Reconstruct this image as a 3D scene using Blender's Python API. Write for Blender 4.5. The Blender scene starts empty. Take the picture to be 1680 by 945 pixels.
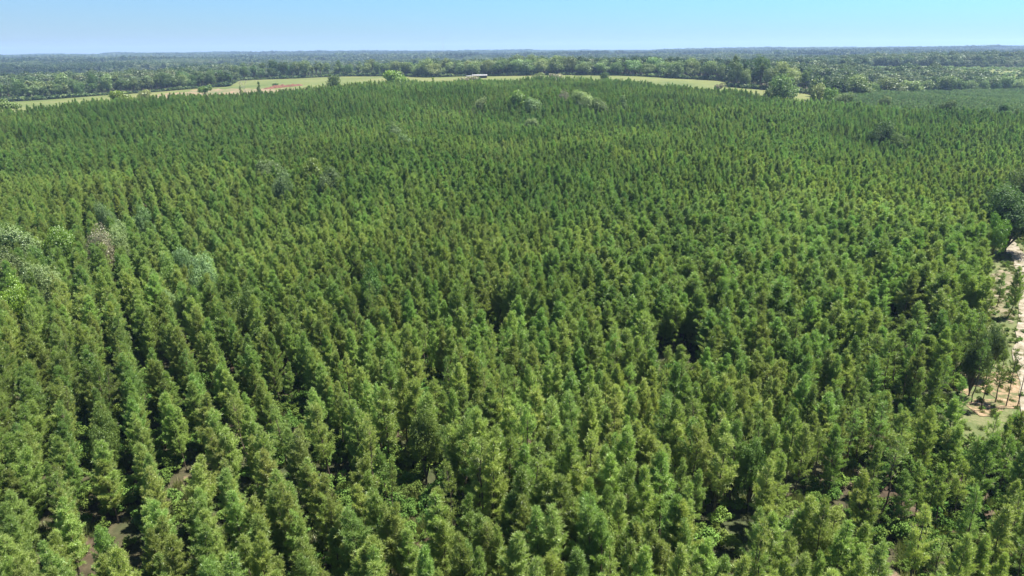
import bpy, math, random
import numpy as np
from mathutils import Matrix, Vector

R = math.radians
sc = bpy.context.scene
COL = sc.collection
rng = np.random.default_rng(11)
random.seed(11)

# ------------------------------------------------------------------ camera
H = 42.0
F = 1148.0
PITCH, ROLL = R(18.72), R(0.45)
fw = Vector((0, math.cos(PITCH), -math.sin(PITCH)))
up0 = Vector((0, math.sin(PITCH), math.cos(PITCH)))
rt0 = Vector((1, 0, 0))
rt = rt0 * math.cos(ROLL) - up0 * math.sin(ROLL)
up = up0 * math.cos(ROLL) + rt0 * math.sin(ROLL)
CAM = Vector((0, 0, H))
cd = bpy.data.cameras.new('camera')
cd.sensor_width = 36.0
cd.lens = 36.0 * F / 1680.0
cd.clip_start = 0.5
cd.clip_end = 40000
cam = bpy.data.objects.new('camera', cd)
m = Matrix((rt, up, -fw)).transposed().to_4x4()
m.translation = CAM
cam.matrix_world = m
COL.objects.link(cam)
sc.camera = cam

def ray(px, py):
    return (fw + rt * ((px - 840) / F) + up * ((472.5 - py) / F)).normalized()

def azpx(px):                       # azimuth of a far point seen at column px
    d = ray(px, 130)
    return math.atan2(d.x, d.y)

def proj(x, y, z):                  # arrays -> picture coordinates
    dx, dy, dz = x - CAM.x, y - CAM.y, z - CAM.z
    w = dx * fw.x + dy * fw.y + dz * fw.z
    w = np.where(w < 0.1, 0.1, w)
    u = (dx * rt.x + dy * rt.y + dz * rt.z) / w * F + 840
    v = 472.5 - (dx * up.x + dy * up.y + dz * up.z) / w * F
    return u, v, w

# ------------------------------------------------------------------ terrain
CP = []
for px in (-500, -200, 0, 150, 300, 400, 560, 700, 800, 950, 1100, 1190, 1330, 1450, 1600, 1800, 2200):
    CP += [(px, 8, 0.0), (px, 25, 0.0), (px, 60, 0.0), (px, 120, 0.0)]
    CP += [(px, 1900, 7.0 if px < 900 else 13.0), (px, 3200, 15.0 if px < 900 else 19.0),
           (px, 7500, 27.0), (px, 9500, 20.0)]
CP += [(-500, 250, 0), (0, 250, 1), (300, 250, 2.5), (560, 250, 4), (800, 250, 4), (1100, 250, 3), (1330, 250, 1.5), (1600, 250, 0), (2000, 250, 0)]
CP += [(-500, 450, 5.5), (0, 450, 7.0), (150, 480, 9.3), (300, 500, 10.3), (400, 500, 10.6), (560, 540, 12.4), (700, 560, 12.8), (800, 560, 13.6),
       (950, 560, 15), (1100, 520, 12), (1190, 490, 10), (1330, 440, 7), (1450, 430, 4), (1600, 430, 3.5), (2000, 430, 3)]
CP += [(-500, 760, 1), (0, 760, 1.7), (150, 770, 5), (300, 780, 7), (400, 900, 14.5), (560, 900, 14.6), (700, 800, 14.8), (800, 780, 17),
       (950, 760, 20.5), (1100, 720, 17), (1190, 700, 15), (1330, 620, 9.4), (1450, 620, 0.5), (1600, 750, -2), (2000, 800, -2)]
CP += [(0, 1200, 3), (400, 1250, 8), (800, 1200, 10), (1100, 1200, 9), (1420, 1150, 15), (1530, 1150, 16.5), (1640, 1180, 16.5), (1800, 1250, 14), (1530, 1400, 15)]
CP += [(-300, 5500, 26), (0, 5500, 24), (150, 5500, 23), (300, 5500, 24), (340, 5500, 26), (400, 5600, 33), (520, 5600, 36), (600, 5600, 33), (700, 5500, 28), (900, 5500, 27), (1200, 5500, 27),
       (1400, 5000, 29), (1540, 4800, 37), (1680, 5300, 28), (2000, 5500, 28)]
cpa = np.array([(azpx(p), math.log(d), z) for p, d, z in CP])

def elev_raw(az, ld):
    az = np.clip(az, R(-62), R(62))
    num = np.zeros_like(az); den = np.zeros_like(az)
    for a, l, z in cpa:
        w = np.exp(-((az - a) / R(6.0)) ** 2 * 0.5 - ((ld - l) / 0.16) ** 2 * 0.5) + 1e-7 / (((az - a) / R(6)) ** 2 + ((ld - l) / 0.2) ** 2 + .1)
        num += w * z; den += w
    return num / den

LD0, LD1, NLD = math.log(4.0), math.log(9500.0), 300
lds = np.linspace(LD0, LD1, NLD)
azs = np.concatenate([np.arange(-180, -64, 4.0), np.arange(-64, 64.01, 0.4), np.arange(68, 180.01, 4.0)])
azs = np.unique(np.concatenate([azs, [-180.0, 180.0]])) * math.pi / 180
A2, L2 = np.meshgrid(azs, lds, indexing='ij')
X2, Y2 = np.exp(L2) * np.sin(A2), np.exp(L2) * np.cos(A2)

def waves(x, y):
    return (np.sin(x / 190 + 1.3) * np.cos(y / 230 + .4) + .6 * np.sin(x / 97 - y / 120 + 2) + .5 * np.cos(x / 61 + y / 83))

Z2 = elev_raw(A2, L2)
Z2 += waves(X2 / 2.5, Y2 / 2.0) * (3.0 * np.clip((np.exp(L2) - 900) / 1500, 0, 1) + 2.5 * np.clip((np.exp(L2) - 3500) / 1500, 0, 1))
Z2 += (np.sin(X2 / 17 + 1) * np.cos(Y2 / 23) * .35) * np.clip(np.exp(L2) / 60 - .3, 0, 1) * (np.exp(L2) < 900)
Z2 += (np.sin(X2 / 110 + Y2 / 260) * np.cos(Y2 / 95 + X2 / 300 + 1.0)) * 4.0 * np.clip((np.exp(L2) - 950) / 500, 0, 1) * np.clip(2 - np.exp(L2) / 4000, .3, 1)
back = np.clip((np.abs(A2) - R(70)) / R(60), 0, 1)
Z2 *= 1 - back

def elev(x, y):
    x = np.asarray(x, float); y = np.asarray(y, float)
    d = np.maximum(np.hypot(x, y), 4.001)
    a = np.arctan2(x, y); l = np.clip(np.log(d), LD0, LD1 - 1e-6)
    i = np.clip(np.searchsorted(azs, a) - 1, 0, len(azs) - 2)
    fj = (l - LD0) / (LD1 - LD0) * (NLD - 1)
    j = np.clip(fj.astype(int), 0, NLD - 2)
    u = (a - azs[i]) / (azs[i + 1] - azs[i]); v = fj - j
    return (Z2[i, j] * (1 - u) * (1 - v) + Z2[i + 1, j] * u * (1 - v) + Z2[i, j + 1] * (1 - u) * v + Z2[i + 1, j + 1] * u * v)

def at(px, D):                      # ground point at a distance along a bearing
    a = azpx(px)
    x, y = D * math.sin(a), D * math.cos(a)
    return x, y, float(elev(x, y))

def hit(px, py, h=0.0):             # where a sight line meets the ground plus h
    d = ray(px, py)
    ts = np.exp(np.linspace(math.log(20), math.log(6000), 3000))
    x, y, z = d.x * ts, d.y * ts, H + d.z * ts
    g = elev(x, y) + h
    k = int(np.argmax(z <= g)) if (z <= g).any() else len(ts) - 1
    return float(x[k]), float(y[k]), float(g[k] - h)

def tag(o, label=None, cat=None, group=None, kind=None):
    if label: o['label'] = label
    if cat: o['category'] = cat
    if group: o['group'] = group
    if kind: o['kind'] = kind
    return o

# ------------------------------------------------------------------ materials
def mat(name):
    m = bpy.data.materials.new(name); m.use_nodes = True
    nt = m.node_tree; nt.nodes.clear()
    return m, nt, nt.nodes, nt.links

def ramp(N, L, fac, stops):
    r = N.new('ShaderNodeValToRGB')
    e = r.color_ramp.elements
    while len(e) > 1: e.remove(e[-1])
    e[0].position, e[0].color = stops[0][0], (*stops[0][1], 1)
    for p, c in stops[1:]:
        q = e.new(p); q.color = (*c, 1)
    L.new(fac, r.inputs[0])
    return r.outputs[0]

def noise(N, L, vec, scale, detail=3, rough=.55):
    n = N.new('ShaderNodeTexNoise'); n.inputs['Scale'].default_value = scale
    n.inputs['Detail'].default_value = detail; n.inputs['Roughness'].default_value = rough
    L.new(vec, n.inputs['Vector'])
    return n.outputs['Fac']

def mixc(N, L, fac, a, b, mode='MIX'):
    m = N.new('ShaderNodeMix'); m.data_type = 'RGBA'; m.blend_type = mode
    if isinstance(fac, (int, float)): m.inputs[0].default_value = fac
    else: L.new(fac, m.inputs[0])
    for v, k in ((a, 6), (b, 7)):
        if isinstance(v, tuple): m.inputs[k].default_value = (*v, 1)
        else: L.new(v, m.inputs[k])
    return m.outputs[2]

def mth(N, L, op, a, b=None, c=None):
    m = N.new('ShaderNodeMath'); m.operation = op
    for k, v in enumerate((a, b, c)):
        if v is None: continue
        if isinstance(v, (int, float)): m.inputs[k].default_value = v
        else: L.new(v, m.inputs[k])
    return m.outputs[0]

def leaf_mat(name, stops, patch=None, trans=.32, gloss=.05, patch_scale=.02, rand=.7, deep=0):
    """foliage: colour differs from leaf to leaf, tree to tree and patch to patch of the wood"""
    m, nt, N, L = mat(name)
    at_ = N.new('ShaderNodeAttribute'); at_.attribute_name = 'tint'
    oi = N.new('ShaderNodeObjectInfo')
    geo = N.new('ShaderNodeNewGeometry')
    n1 = noise(N, L, geo.outputs['Position'], patch_scale, 3)
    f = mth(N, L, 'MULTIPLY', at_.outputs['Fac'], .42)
    f = mth(N, L, 'MULTIPLY_ADD', oi.outputs['Random'], .26 * rand / .7, f)
    n2 = mth(N, L, 'MULTIPLY_ADD', n1, 1.7, -.85 + .16)
    f = mth(N, L, 'ADD', f, n2)
    col = ramp(N, L, f, stops)
    if patch:
        n3 = noise(N, L, geo.outputs['Position'], patch_scale * 2.3, 4)
        mm = N.new('ShaderNodeMapRange'); mm.inputs[1].default_value = .57; mm.inputs[2].default_value = .78
        mm.inputs[4].default_value = .6
        L.new(n3, mm.inputs[0])
        col = mixc(N, L, mm.outputs[0], col, patch)
    if deep:                        # parts of the stand with darker, bluer needles
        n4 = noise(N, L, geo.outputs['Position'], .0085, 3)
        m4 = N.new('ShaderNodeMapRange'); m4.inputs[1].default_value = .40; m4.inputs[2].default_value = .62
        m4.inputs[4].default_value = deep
        # more of the darker, bluer tone farther out along Y
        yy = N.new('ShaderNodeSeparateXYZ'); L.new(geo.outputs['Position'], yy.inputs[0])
        far_bias = N.new('ShaderNodeMapRange'); far_bias.inputs[1].default_value = 90; far_bias.inputs[2].default_value = 240
        far_bias.inputs[3].default_value = -.07; far_bias.inputs[4].default_value = .10; L.new(yy.outputs[1], far_bias.inputs[0])
        n4 = mth(N, L, 'ADD', n4, far_bias.outputs[0])
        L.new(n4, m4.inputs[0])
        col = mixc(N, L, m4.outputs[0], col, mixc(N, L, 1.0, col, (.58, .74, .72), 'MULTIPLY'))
    # trees of slightly different hue
    hs = N.new('ShaderNodeHueSaturation')
    r2 = mth(N, L, 'FRACT', mth(N, L, 'MULTIPLY', oi.outputs['Random'], 37.7))
    L.new(mth(N, L, 'MULTIPLY_ADD', r2, .05, .475), hs.inputs['Hue'])
    r3 = mth(N, L, 'FRACT', mth(N, L, 'MULTIPLY', oi.outputs['Random'], 91.3))
    L.new(mth(N, L, 'MULTIPLY_ADD', r3, .45, .78), hs.inputs['Value'])
    L.new(col, hs.inputs['Color'])
    col = hs.outputs[0]
    d = N.new('ShaderNodeBsdfDiffuse'); L.new(col, d.inputs[0])
    t = N.new('ShaderNodeBsdfTranslucent')
    tc = mixc(N, L, 1.0, col, (1.0, 1.15, .5), 'MULTIPLY'); L.new(tc, t.inputs[0])
    a = N.new('ShaderNodeMixShader'); a.inputs[0].default_value = trans
    L.new(d.outputs[0], a.inputs[1]); L.new(t.outputs[0], a.inputs[2])
    g = N.new('ShaderNodeBsdfGlossy'); g.inputs['Roughness'].default_value = .42
    g.inputs['Color'].default_value = (.8, .85, .8, 1)
    b = N.new('ShaderNodeMixShader'); b.inputs[0].default_value = gloss
    L.new(a.outputs[0], b.inputs[1]); L.new(g.outputs[0], b.inputs[2])
    o = N.new('ShaderNodeOutputMaterial'); L.new(b.outputs[0], o.inputs[0])
    return m

def rough_mat(name, build, rough=.9, bump=None):
    m, nt, N, L = mat(name)
    geo = N.new('ShaderNodeNewGeometry')
    P = geo.outputs['Position']
    col = build(N, L, P)
    p = N.new('ShaderNodeBsdfPrincipled'); p.inputs['Roughness'].default_value = rough
    p.inputs['Specular IOR Level'].default_value = .2
    if isinstance(col, tuple): p.inputs['Base Color'].default_value = (*col, 1)
    else: L.new(col, p.inputs['Base Color'])
    if bump:
        b = N.new('ShaderNodeBump'); b.inputs['Distance'].default_value = bump[1]; b.inputs['Strength'].default_value = .8
        L.new(noise(N, L, P, bump[0], 5), b.inputs['Height']); L.new(b.outputs[0], p.inputs['Normal'])
    o = N.new('ShaderNodeOutputMaterial'); L.new(p.outputs[0], o.inputs[0])
    return m

PINE = leaf_mat('pine_needles', [(0, (.115, .165, .040)), (.3, (.185, .258, .062)), (.62, (.262, .342, .088)), (1, (.37, .43, .14))],
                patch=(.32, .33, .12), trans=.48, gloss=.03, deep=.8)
PINE_YOUNG = leaf_mat('young_pine_needles', [(0, (.085, .14, .07)), (.5, (.135, .20, .10)), (1, (.19, .26, .13))], trans=.45, gloss=.05)
PINE_OLD = leaf_mat('old_pine_needles', [(0, (.05, .09, .032)), (.5, (.085, .135, .045)), (1, (.14, .19, .07))], trans=.4, gloss=.012, patch_scale=.006)
OAK = leaf_mat('oak_leaves', [(0, (.075, .115, .035)), (.5, (.135, .19, .062)), (1, (.25, .29, .12))], trans=.33, gloss=.025, patch_scale=.006)
OAK_PALE = leaf_mat('pale_leaves', [(0, (.11, .165, .058)), (.5, (.18, .25, .095)), (1, (.28, .35, .15))], trans=.35, gloss=.025, patch_scale=.01)
OAK_FAR = leaf_mat('wood_oak_leaves', [(0, (.04, .065, .03)), (.5, (.075, .11, .045)), (1, (.13, .165, .075))], trans=.3, gloss=.02, patch_scale=.006)
PINE_FAR = leaf_mat('wood_pine_needles', [(0, (.022, .046, .022)), (.5, (.040, .072, .032)), (1, (.072, .108, .048))], trans=.35, gloss=.02, patch_scale=.006)
OAK_HAZY = leaf_mat('grey_oak_leaves', [(0, (.07, .095, .045)), (.5, (.115, .145, .07)), (1, (.18, .21, .11))], trans=.3, gloss=.02, patch_scale=.006)
BRIGHT = leaf_mat('bright_leaves', [(0, (.07, .13, .012)), (.5, (.14, .23, .02)), (1, (.25, .34, .04))], trans=.38, gloss=.05, patch_scale=.01)
DRY = leaf_mat('thin_dry_leaves', [(0, (.11, .10, .06)), (.5, (.20, .18, .11)), (1, (.30, .27, .18))], trans=.2, gloss=.04)
SHRUB = leaf_mat('shrub_leaves', [(0, (.06, .11, .025)), (.5, (.11, .18, .04)), (1, (.17, .25, .06))], patch=(.17, .15, .06), gloss=.0, trans=.3, patch_scale=.06)
DRYGRASS = leaf_mat('grass_blades', [(0, (.07, .10, .03)), (.5, (.13, .16, .05)), (1, (.22, .22, .09))], trans=.3, patch_scale=.05)

def _bark(N, L, P):
    return ramp(N, L, noise(N, L, P, 3.0, 4), [(.3, (.055, .040, .030)), (.7, (.15, .115, .085))])
BARK = rough_mat('bark', _bark)
BARK_GREY = rough_mat('grey_bark', lambda N, L, P: ramp(N, L, noise(N, L, P, 2.0, 4), [(.3, (.14, .12, .10)), (.7, (.30, .27, .24))]))

def _floor(N, L, P):
    a = ramp(N, L, noise(N, L, P, .55, 6, .65), [(.3, (.025, .018, .011)), (.5, (.05, .035, .022)), (.7, (.09, .065, .042))])
    b = ramp(N, L, noise(N, L, P, 1.7, 4), [(.3, (.022, .030, .010)), (.7, (.05, .06, .022))])
    mk = ramp(N, L, noise(N, L, P, .06, 4), [(.42, (0, 0, 0)), (.58, (1, 1, 1))])
    c = mixc(N, L, mk, a, b)
    d = ramp(N, L, noise(N, L, P, .2, 5, .7), [(.62, (0, 0, 0)), (.7, (1, 1, 1))])
    return mixc(N, L, d, c, (.15, .105, .07))
GROUND = rough_mat('needle_litter', _floor, bump=(2.5, .15))

def _field(N, L, P):
    a = ramp(N, L, noise(N, L, P, .013, 5, .6), [(.3, (.085, .115, .030)), (.5, (.120, .142, .042)), (.7, (.165, .165, .062))])
    w = ramp(N, L, noise(N, L, P, .12, 5, .7), [(.3, (.62, .66, .62)), (.7, (1.05, 1.0, .92))])
    wv = N.new('ShaderNodeTexWave'); wv.inputs['Scale'].default_value = .11; wv.inputs['Distortion'].default_value = 3.0; wv.inputs['Detail'].default_value = 3
    wv.inputs['Detail Scale'].default_value = .4; L.new(P, wv.inputs['Vector'])
    w = mixc(N, L, mth(N, L, 'MULTIPLY', wv.outputs['Fac'], .28), w, (.62, .60, .50))
    return mixc(N, L, 1.0, a, w, 'MULTIPLY')
FIELD = rough_mat('pasture_grass', _field)

def _clay(N, L, P):
    a = ramp(N, L, noise(N, L, P, .045, 5, .65), [(.40, (.085, .10, .035)), (.46, (.15, .13, .065)), (.52, (.205, .13, .085)), (.57, (.17, .135, .08)), (.61, (.09, .105, .035))])
    return a
CLAY = rough_mat('bare_clay', _clay)
RED = rough_mat('red_clay', lambda N, L, P: ramp(N, L, noise(N, L, P, .5, 4), [(.3, (.085, .036, .024)), (.7, (.14, .062, .04))]))

def _sand(N, L, P):
    return ramp(N, L, noise(N, L, P, .5, 7, .72), [(.42, (.06, .075, .028)), (.50, (.11, .10, .05)), (.56, (.17, .14, .095)), (.68, (.24, .21, .16))])
SAND = rough_mat('sandy_soil', _sand, bump=(1.5, .2))
TRACKM = rough_mat('white_sand', lambda N, L, P: ramp(N, L, noise(N, L, P, .9, 7, .7), [(.36, (.10, .09, .05)), (.48, (.18, .155, .11)), (.64, (.28, .25, .205))]), bump=(1.5, .15))
def _verge(N, L, P):
    return ramp(N, L, noise(N, L, P, .35, 7, .7), [(.3, (.05, .075, .022)), (.52, (.09, .105, .038)), (.66, (.15, .135, .07)), (.78, (.23, .19, .13))])
VERGE = rough_mat('verge_grass', _verge, bump=(2.5, .2))

# ------------------------------------------------------------------ meshes
def mesh(name, V, Fc, mats, midx=None, tint=None, smooth=False):
    """V (n,3); Fc list of equally sided faces (m,k) arrays"""
    me = bpy.data.meshes.new(name)
    V = np.asarray(V, np.float32)
    if isinstance(Fc, np.ndarray): Fc = [Fc]
    Fc = [f for f in Fc if len(f)]
    loops = np.concatenate([f.ravel() for f in Fc]).astype(np.int32)
    tot = np.concatenate([np.full(len(f), f.shape[1]) for f in Fc]).astype(np.int32)
    st = np.concatenate([[0], np.cumsum(tot)[:-1]]).astype(np.int32)
    me.vertices.add(len(V)); me.vertices.foreach_set('co', V.ravel())
    me.loops.add(len(loops)); me.loops.foreach_set('vertex_index', loops)
    me.polygons.add(len(tot)); me.polygons.foreach_set('loop_start', st)
    for mm in mats: me.materials.append(mm)
    if midx is not None: me.polygons.foreach_set('material_index', np.asarray(midx, np.int32))
    if smooth: me.polygons.foreach_set('use_smooth', np.ones(len(tot), bool))
    if tint is not None:
        a = me.attributes.new('tint', 'FLOAT', 'POINT'); a.data.foreach_set('value', np.asarray(tint, np.float32))
    me.update(calc_edges=True)
    return me

def obj(name, me, parent=None, loc=(0, 0, 0)):
    o = bpy.data.objects.new(name, me); COL.objects.link(o); o.location = loc
    if parent: o.parent = parent
    return o

def tube(pts, rad, n=5):
    pts = np.asarray(pts, float); V = []; Q = []
    for i, p in enumerate(pts):
        d = pts[min(i + 1, len(pts) - 1)] - pts[max(i - 1, 0)]; d /= np.linalg.norm(d) + 1e-9
        a = np.cross(d, (0, 0, 1.0) if abs(d[2]) < .9 else (1.0, 0, 0)); a /= np.linalg.norm(a); b = np.cross(d, a)
        for k in range(n):
            t = 2 * math.pi * k / n
            V.append(p + rad[i] * (a * math.cos(t) + b * math.sin(t)))
    for i in range(len(pts) - 1):
        for k in range(n):
            Q.append((i * n + k, i * n + (k + 1) % n, (i + 1) * n + (k + 1) % n, (i + 1) * n + k))
    return np.array(V), np.array(Q)

class Acc:
    def __init__(s): s.V = []; s.Q = []; s.n = 0
    def add(s, v, q): s.V.append(v); s.Q.append(q + s.n); s.n += len(v)
    def box(s, x0, x1, y0, y1, z0, z1):
        v = np.array([(x, y, z) for z in (z0, z1) for y in (y0, y1) for x in (x0, x1)], float)
        s.add(v, np.array([(0, 2, 3, 1), (4, 5, 7, 6), (0, 1, 5, 4), (2, 6, 7, 3), (0, 4, 6, 2), (1, 3, 7, 5)]))
    def get(s): return np.concatenate(s.V), np.concatenate(s.Q)

def unit(v): return v / (np.linalg.norm(v, axis=-1, keepdims=True) + 1e-9)

def pine(seed, h=9.0, cb=.36, rmax=1.3, dens=1.0, blade=.32, wid=.0135, nb=20):
    g = np.random.default_rng(seed)
    wood = Acc()
    zz = np.linspace(0, h, 9)
    sway = np.cumsum(g.normal(0, .05 + .05 * (seed % 4 == 3), (9, 2)), 0); sway[0] = 0
    sp = np.column_stack([sway, zz])
    wood.add(*tube(sp, np.linspace(.105, .012, 9) * h / 9, 6))
    C, D, T = [], [], []
    z = cb * h
    while z < h * .975:
        t = (h - z) / (h * (1 - cb))
        L0 = rmax * min(1, (t * 1.65) ** .85) * (1 - .35 * max(0, t - .68) / .32) + .10
        ctr = np.array([np.interp(z, zz, sway[:, 0]), np.interp(z, zz, sway[:, 1]), z])
        for b in range(int(g.integers(3, 6))):
            if g.random() > .9 * dens + .02: continue
            az = g.uniform(0, 2 * math.pi); L = L0 * g.uniform(.65, 1.25)
            el = math.radians(12 + 45 * (1 - t) + g.normal(0, 8))
            d = np.array([math.cos(az) * math.cos(el), math.sin(az) * math.cos(el), math.sin(el)])
            s = np.linspace(0, 1, 4)
            bp = ctr + d * L * s[:, None]; bp[:, 2] += .28 * L * s ** 2
            wood.add(*tube(bp, [.022, .016, .010, .004], 3))
            k = max(2, int(L / .125))
            for ss in np.linspace(.28, 1.0, k):
                p = ctr + d * L * ss; p[2] += .28 * L * ss * ss
                side = np.cross(d, (0, 0, 1)); side /= np.linalg.norm(side)
                for off in ((0,) if ss > .9 else (-1, 1)):
                    if g.random() > dens * .95: continue
                    q = p + side * off * g.uniform(.08, .26) * (1.15 - ss) * 1.6 + g.normal(0, .03, 3)
                    C.append(q); D.append(d * .5 + side * off * .35 + np.array([0, 0, .85])); T.append(ss)
        z += g.uniform(.26, .44)
    for k in range(5):
        C.append(np.array([sway[-1, 0], sway[-1, 1], h - .18 * k])); D.append(np.array([0, 0, 1.0])); T.append(1)
    C, D, T = np.array(C), unit(np.array(D)), np.array(T)
    n = len(C)
    dirs = unit(D[:, None] * .85 + g.normal(0, .62, (n, nb, 3)))
    ln = blade * g.uniform(.6, 1.2, (n, nb, 1))
    tip = C[:, None] + dirs * ln
    side = unit(np.cross(dirs, g.normal(0, .8, (n, nb, 3)) + np.array([0, 0, 1.0]) + .25 * D[:, None])) * wid * g.uniform(.7, 1.3, (n, nb, 1))
    mid = C[:, None] + dirs * ln * .45
    V = np.stack([np.broadcast_to(C[:, None], tip.shape), mid + side, tip, mid - side], 2).reshape(-1, 3)
    Fq = np.arange(len(V)).reshape(-1, 4)
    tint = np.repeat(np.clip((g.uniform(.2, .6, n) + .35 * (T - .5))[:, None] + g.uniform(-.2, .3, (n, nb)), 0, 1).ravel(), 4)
    return wood.get(), (V, Fq, tint)

def broad(seed, h=10, w=9, trunk=.25, nl=16, leaf=.35, n=5000, shape='round', limb=True, dens=1.0):
    """lobed crown of leaf clusters on a limbed trunk"""
    g = np.random.default_rng(seed)
    cz = h * (trunk + (1 - trunk) * .5); rz = h * (1 - trunk) * .5; rx = w / 2
    wood = Acc()
    tw = .028 * h + .03
    wood.add(*tube([(0, 0, -.2), (0, 0, h * trunk), (g.normal(0, .2), g.normal(0, .2), cz)], [tw, tw * .75, tw * .4], 6))
    ctr, rad = [], []
    for i in range(nl):
        u = unit(g.normal(0, 1, 3)); rr = g.uniform(.35, .78)
        if u[2] < -.5: u[2] *= .4
        if shape == 'cone':
            zf = g.uniform(-1, 1); k = (1 - zf) * .5
            c = np.array([u[0] * rx * .75 * k, u[1] * rx * .75 * k, cz + zf * rz * .88]); r = rx * (.22 + .28 * k)
        elif shape == 'flat':
            c = np.array([u[0] * rx * rr, u[1] * rx * rr, cz + rz * .35 * u[2] + rz * .2]); r = rx * g.uniform(.25, .38)
        else:
            c = np.array([u[0] * rx * rr, u[1] * rx * rr, cz + u[2] * rz * rr]); r = min(rx, rz * 1.2) * g.uniform(.26, .46)
        ctr.append(c); rad.append(r)
        if limb: wood.add(*tube([(0, 0, h * trunk * g.uniform(.7, 1.2)), (c * (.5, .5, 0) + np.array((0, 0, (c[2] + h * trunk) * .5))), c], [tw * .4, tw * .25, tw * .1], 4))
    ctr, rad = np.array(ctr), np.array(rad)
    pw = rad ** 2; idx = g.choice(nl, n, p=pw / pw.sum())
    u = unit(g.normal(0, 1, (n, 3)))
    # twig-level bunches: bumps over each lobe
    bump = .20 * np.sin(u[:, 0] * 7 + idx * 1.7) * np.sin(u[:, 1] * 6 + idx) + .12 * np.sin(u[:, 2] * 9 + idx * 2.1)
    r = rad[idx] * (g.uniform(.55, 1.0, n) ** .45 + bump) * g.uniform(.93, 1.07, n)
    P = ctr[idx] + u * r[:, None] * np.array([1, 1, .8])
    # openings: drop leaves in some holes
    hole = (np.sin(P[:, 0] * 1.9 + seed) * np.sin(P[:, 1] * 2.1 + 1) * np.sin(P[:, 2] * 2.3 + 2)) > (.35 + .5 * (dens - .8))
    keep = ~hole & (P[:, 2] > h * trunk * .5)
    P, u, idx = P[keep], u[keep], idx[keep]; n = len(P)
    nrm = unit(u * .9 + g.normal(0, .5, (n, 3)) + np.array([0, 0, .5]))
    a = unit(np.cross(nrm, g.normal(0, 1, (n, 3)))); b = np.cross(nrm, a)
    s = leaf * g.uniform(.6, 1.25, (n, 1)) * .5
    V = np.stack([P - a * s, P - b * s * .7, P + a * s, P + b * s * .7 + nrm * s * .3], 1).reshape(-1, 3)
    lt = g.uniform(0, .35, nl)
    tint = np.repeat(np.clip(g.uniform(0, .75, n) + lt[idx], 0, 1), 4)
    return wood.get(), (V, np.arange(len(V)).reshape(-1, 4), tint)

def wood_mesh(nm, data, m): return mesh(nm, data[0], data[1], [m], smooth=True)
def crown_mesh(nm, data, m): return mesh(nm, data[0], data[1], [m], tint=data[2])
def both(nm, wd, cr, mw, mc):
    V = np.concatenate([wd[0], cr[0]]); Fq = np.concatenate([wd[1], cr[1] + len(wd[0])])
    mi = np.concatenate([np.zeros(len(wd[1])), np.ones(len(cr[1]))])
    ti = np.concatenate([np.zeros(len(wd[0])), cr[2]])
    return mesh(nm, V, Fq, [mw, mc], mi, ti)

# ------------------------------------------------------------------ scattering of uncountable trees
def scatter(name, label, cat, P, rot, scl, idx, protos, group=None):
    me = bpy.data.meshes.new(name)
    me.vertices.add(len(P)); me.vertices.foreach_set('co', np.asarray(P, np.float32).ravel())
    for nm, tp, dat in (('rot', 'FLOAT_VECTOR', rot), ('scl', 'FLOAT_VECTOR', scl), ('idx', 'INT', idx)):
        a = me.attributes.new(nm, tp, 'POINT')
        a.data.foreach_set('vector' if tp == 'FLOAT_VECTOR' else 'value', np.asarray(dat, np.int32 if tp == 'INT' else np.float32).ravel())
    o = obj(name, me)
    tag(o, label, cat, group, 'stuff')
    c = bpy.data.collections.new(name + '_sources')
    for i, pm in enumerate(protos):
        q = bpy.data.objects.new('%s_source_%02d' % (name, i), pm); c.objects.link(q)
    ng = bpy.data.node_groups.new(name, 'GeometryNodeTree')
    ng.interface.new_socket('Geometry', in_out='INPUT', socket_type='NodeSocketGeometry')
    ng.interface.new_socket('Geometry', in_out='OUTPUT', socket_type='NodeSocketGeometry')
    N, L = ng.nodes, ng.links
    gi, go = N.new('NodeGroupInput'), N.new('NodeGroupOutput')
    ci = N.new('GeometryNodeCollectionInfo'); ci.inputs[0].default_value = c
    ci.inputs[1].default_value = True; ci.inputs[2].default_value = True
    ip = N.new('GeometryNodeInstanceOnPoints')
    L.new(gi.outputs[0], ip.inputs['Points']); L.new(ci.outputs[0], ip.inputs['Instance'])
    ip.inputs['Pick Instance'].default_value = True
    for nm, dt, sk in (('idx', 'INT', 'Instance Index'), ('rot', 'FLOAT_VECTOR', 'Rotation'), ('scl', 'FLOAT_VECTOR', 'Scale')):
        q = N.new('GeometryNodeInputNamedAttribute'); q.data_type = dt; q.inputs[0].default_value = nm
        L.new(q.outputs[0], ip.inputs[sk])
    L.new(ip.outputs[0], go.inputs[0])
    md = o.modifiers.new('scatter', 'NODES'); md.node_group = ng
    return o

def rots(n, tilt=.05):
    return np.column_stack([rng.normal(0, tilt, n), rng.normal(0, tilt, n), rng.uniform(0, 6.28, n)])

def vnoise(x, y, s, seed=0):        # smooth value noise 0..1
    g = np.random.default_rng(900 + seed); T = g.random((64, 64))
    x = np.asarray(x) / s; y = np.asarray(y) / s
    i, j = np.floor(x).astype(int), np.floor(y).astype(int); u, v = x - i, y - j
    u, v = u * u * (3 - 2 * u), v * v * (3 - 2 * v)
    a = T[i % 64, j % 64] * (1 - u) + T[(i + 1) % 64, j % 64] * u
    b = T[i % 64, (j + 1) % 64] * (1 - u) + T[(i + 1) % 64, (j + 1) % 64] * u
    return a * (1 - v) + b * v

def inpoly(x, y, poly):
    x = np.asarray(x); y = np.asarray(y); r = np.zeros(x.shape, bool)
    n = len(poly)
    for i in range(n):
        x0, y0 = poly[i][:2]; x1, y1 = poly[(i + 1) % n][:2]
        if y0 == y1: continue
        c = ((y0 > y) != (y1 > y)) & (x < (x1 - x0) * (y - y0) / (y1 - y0) + x0)
        r ^= c
    return r

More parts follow.
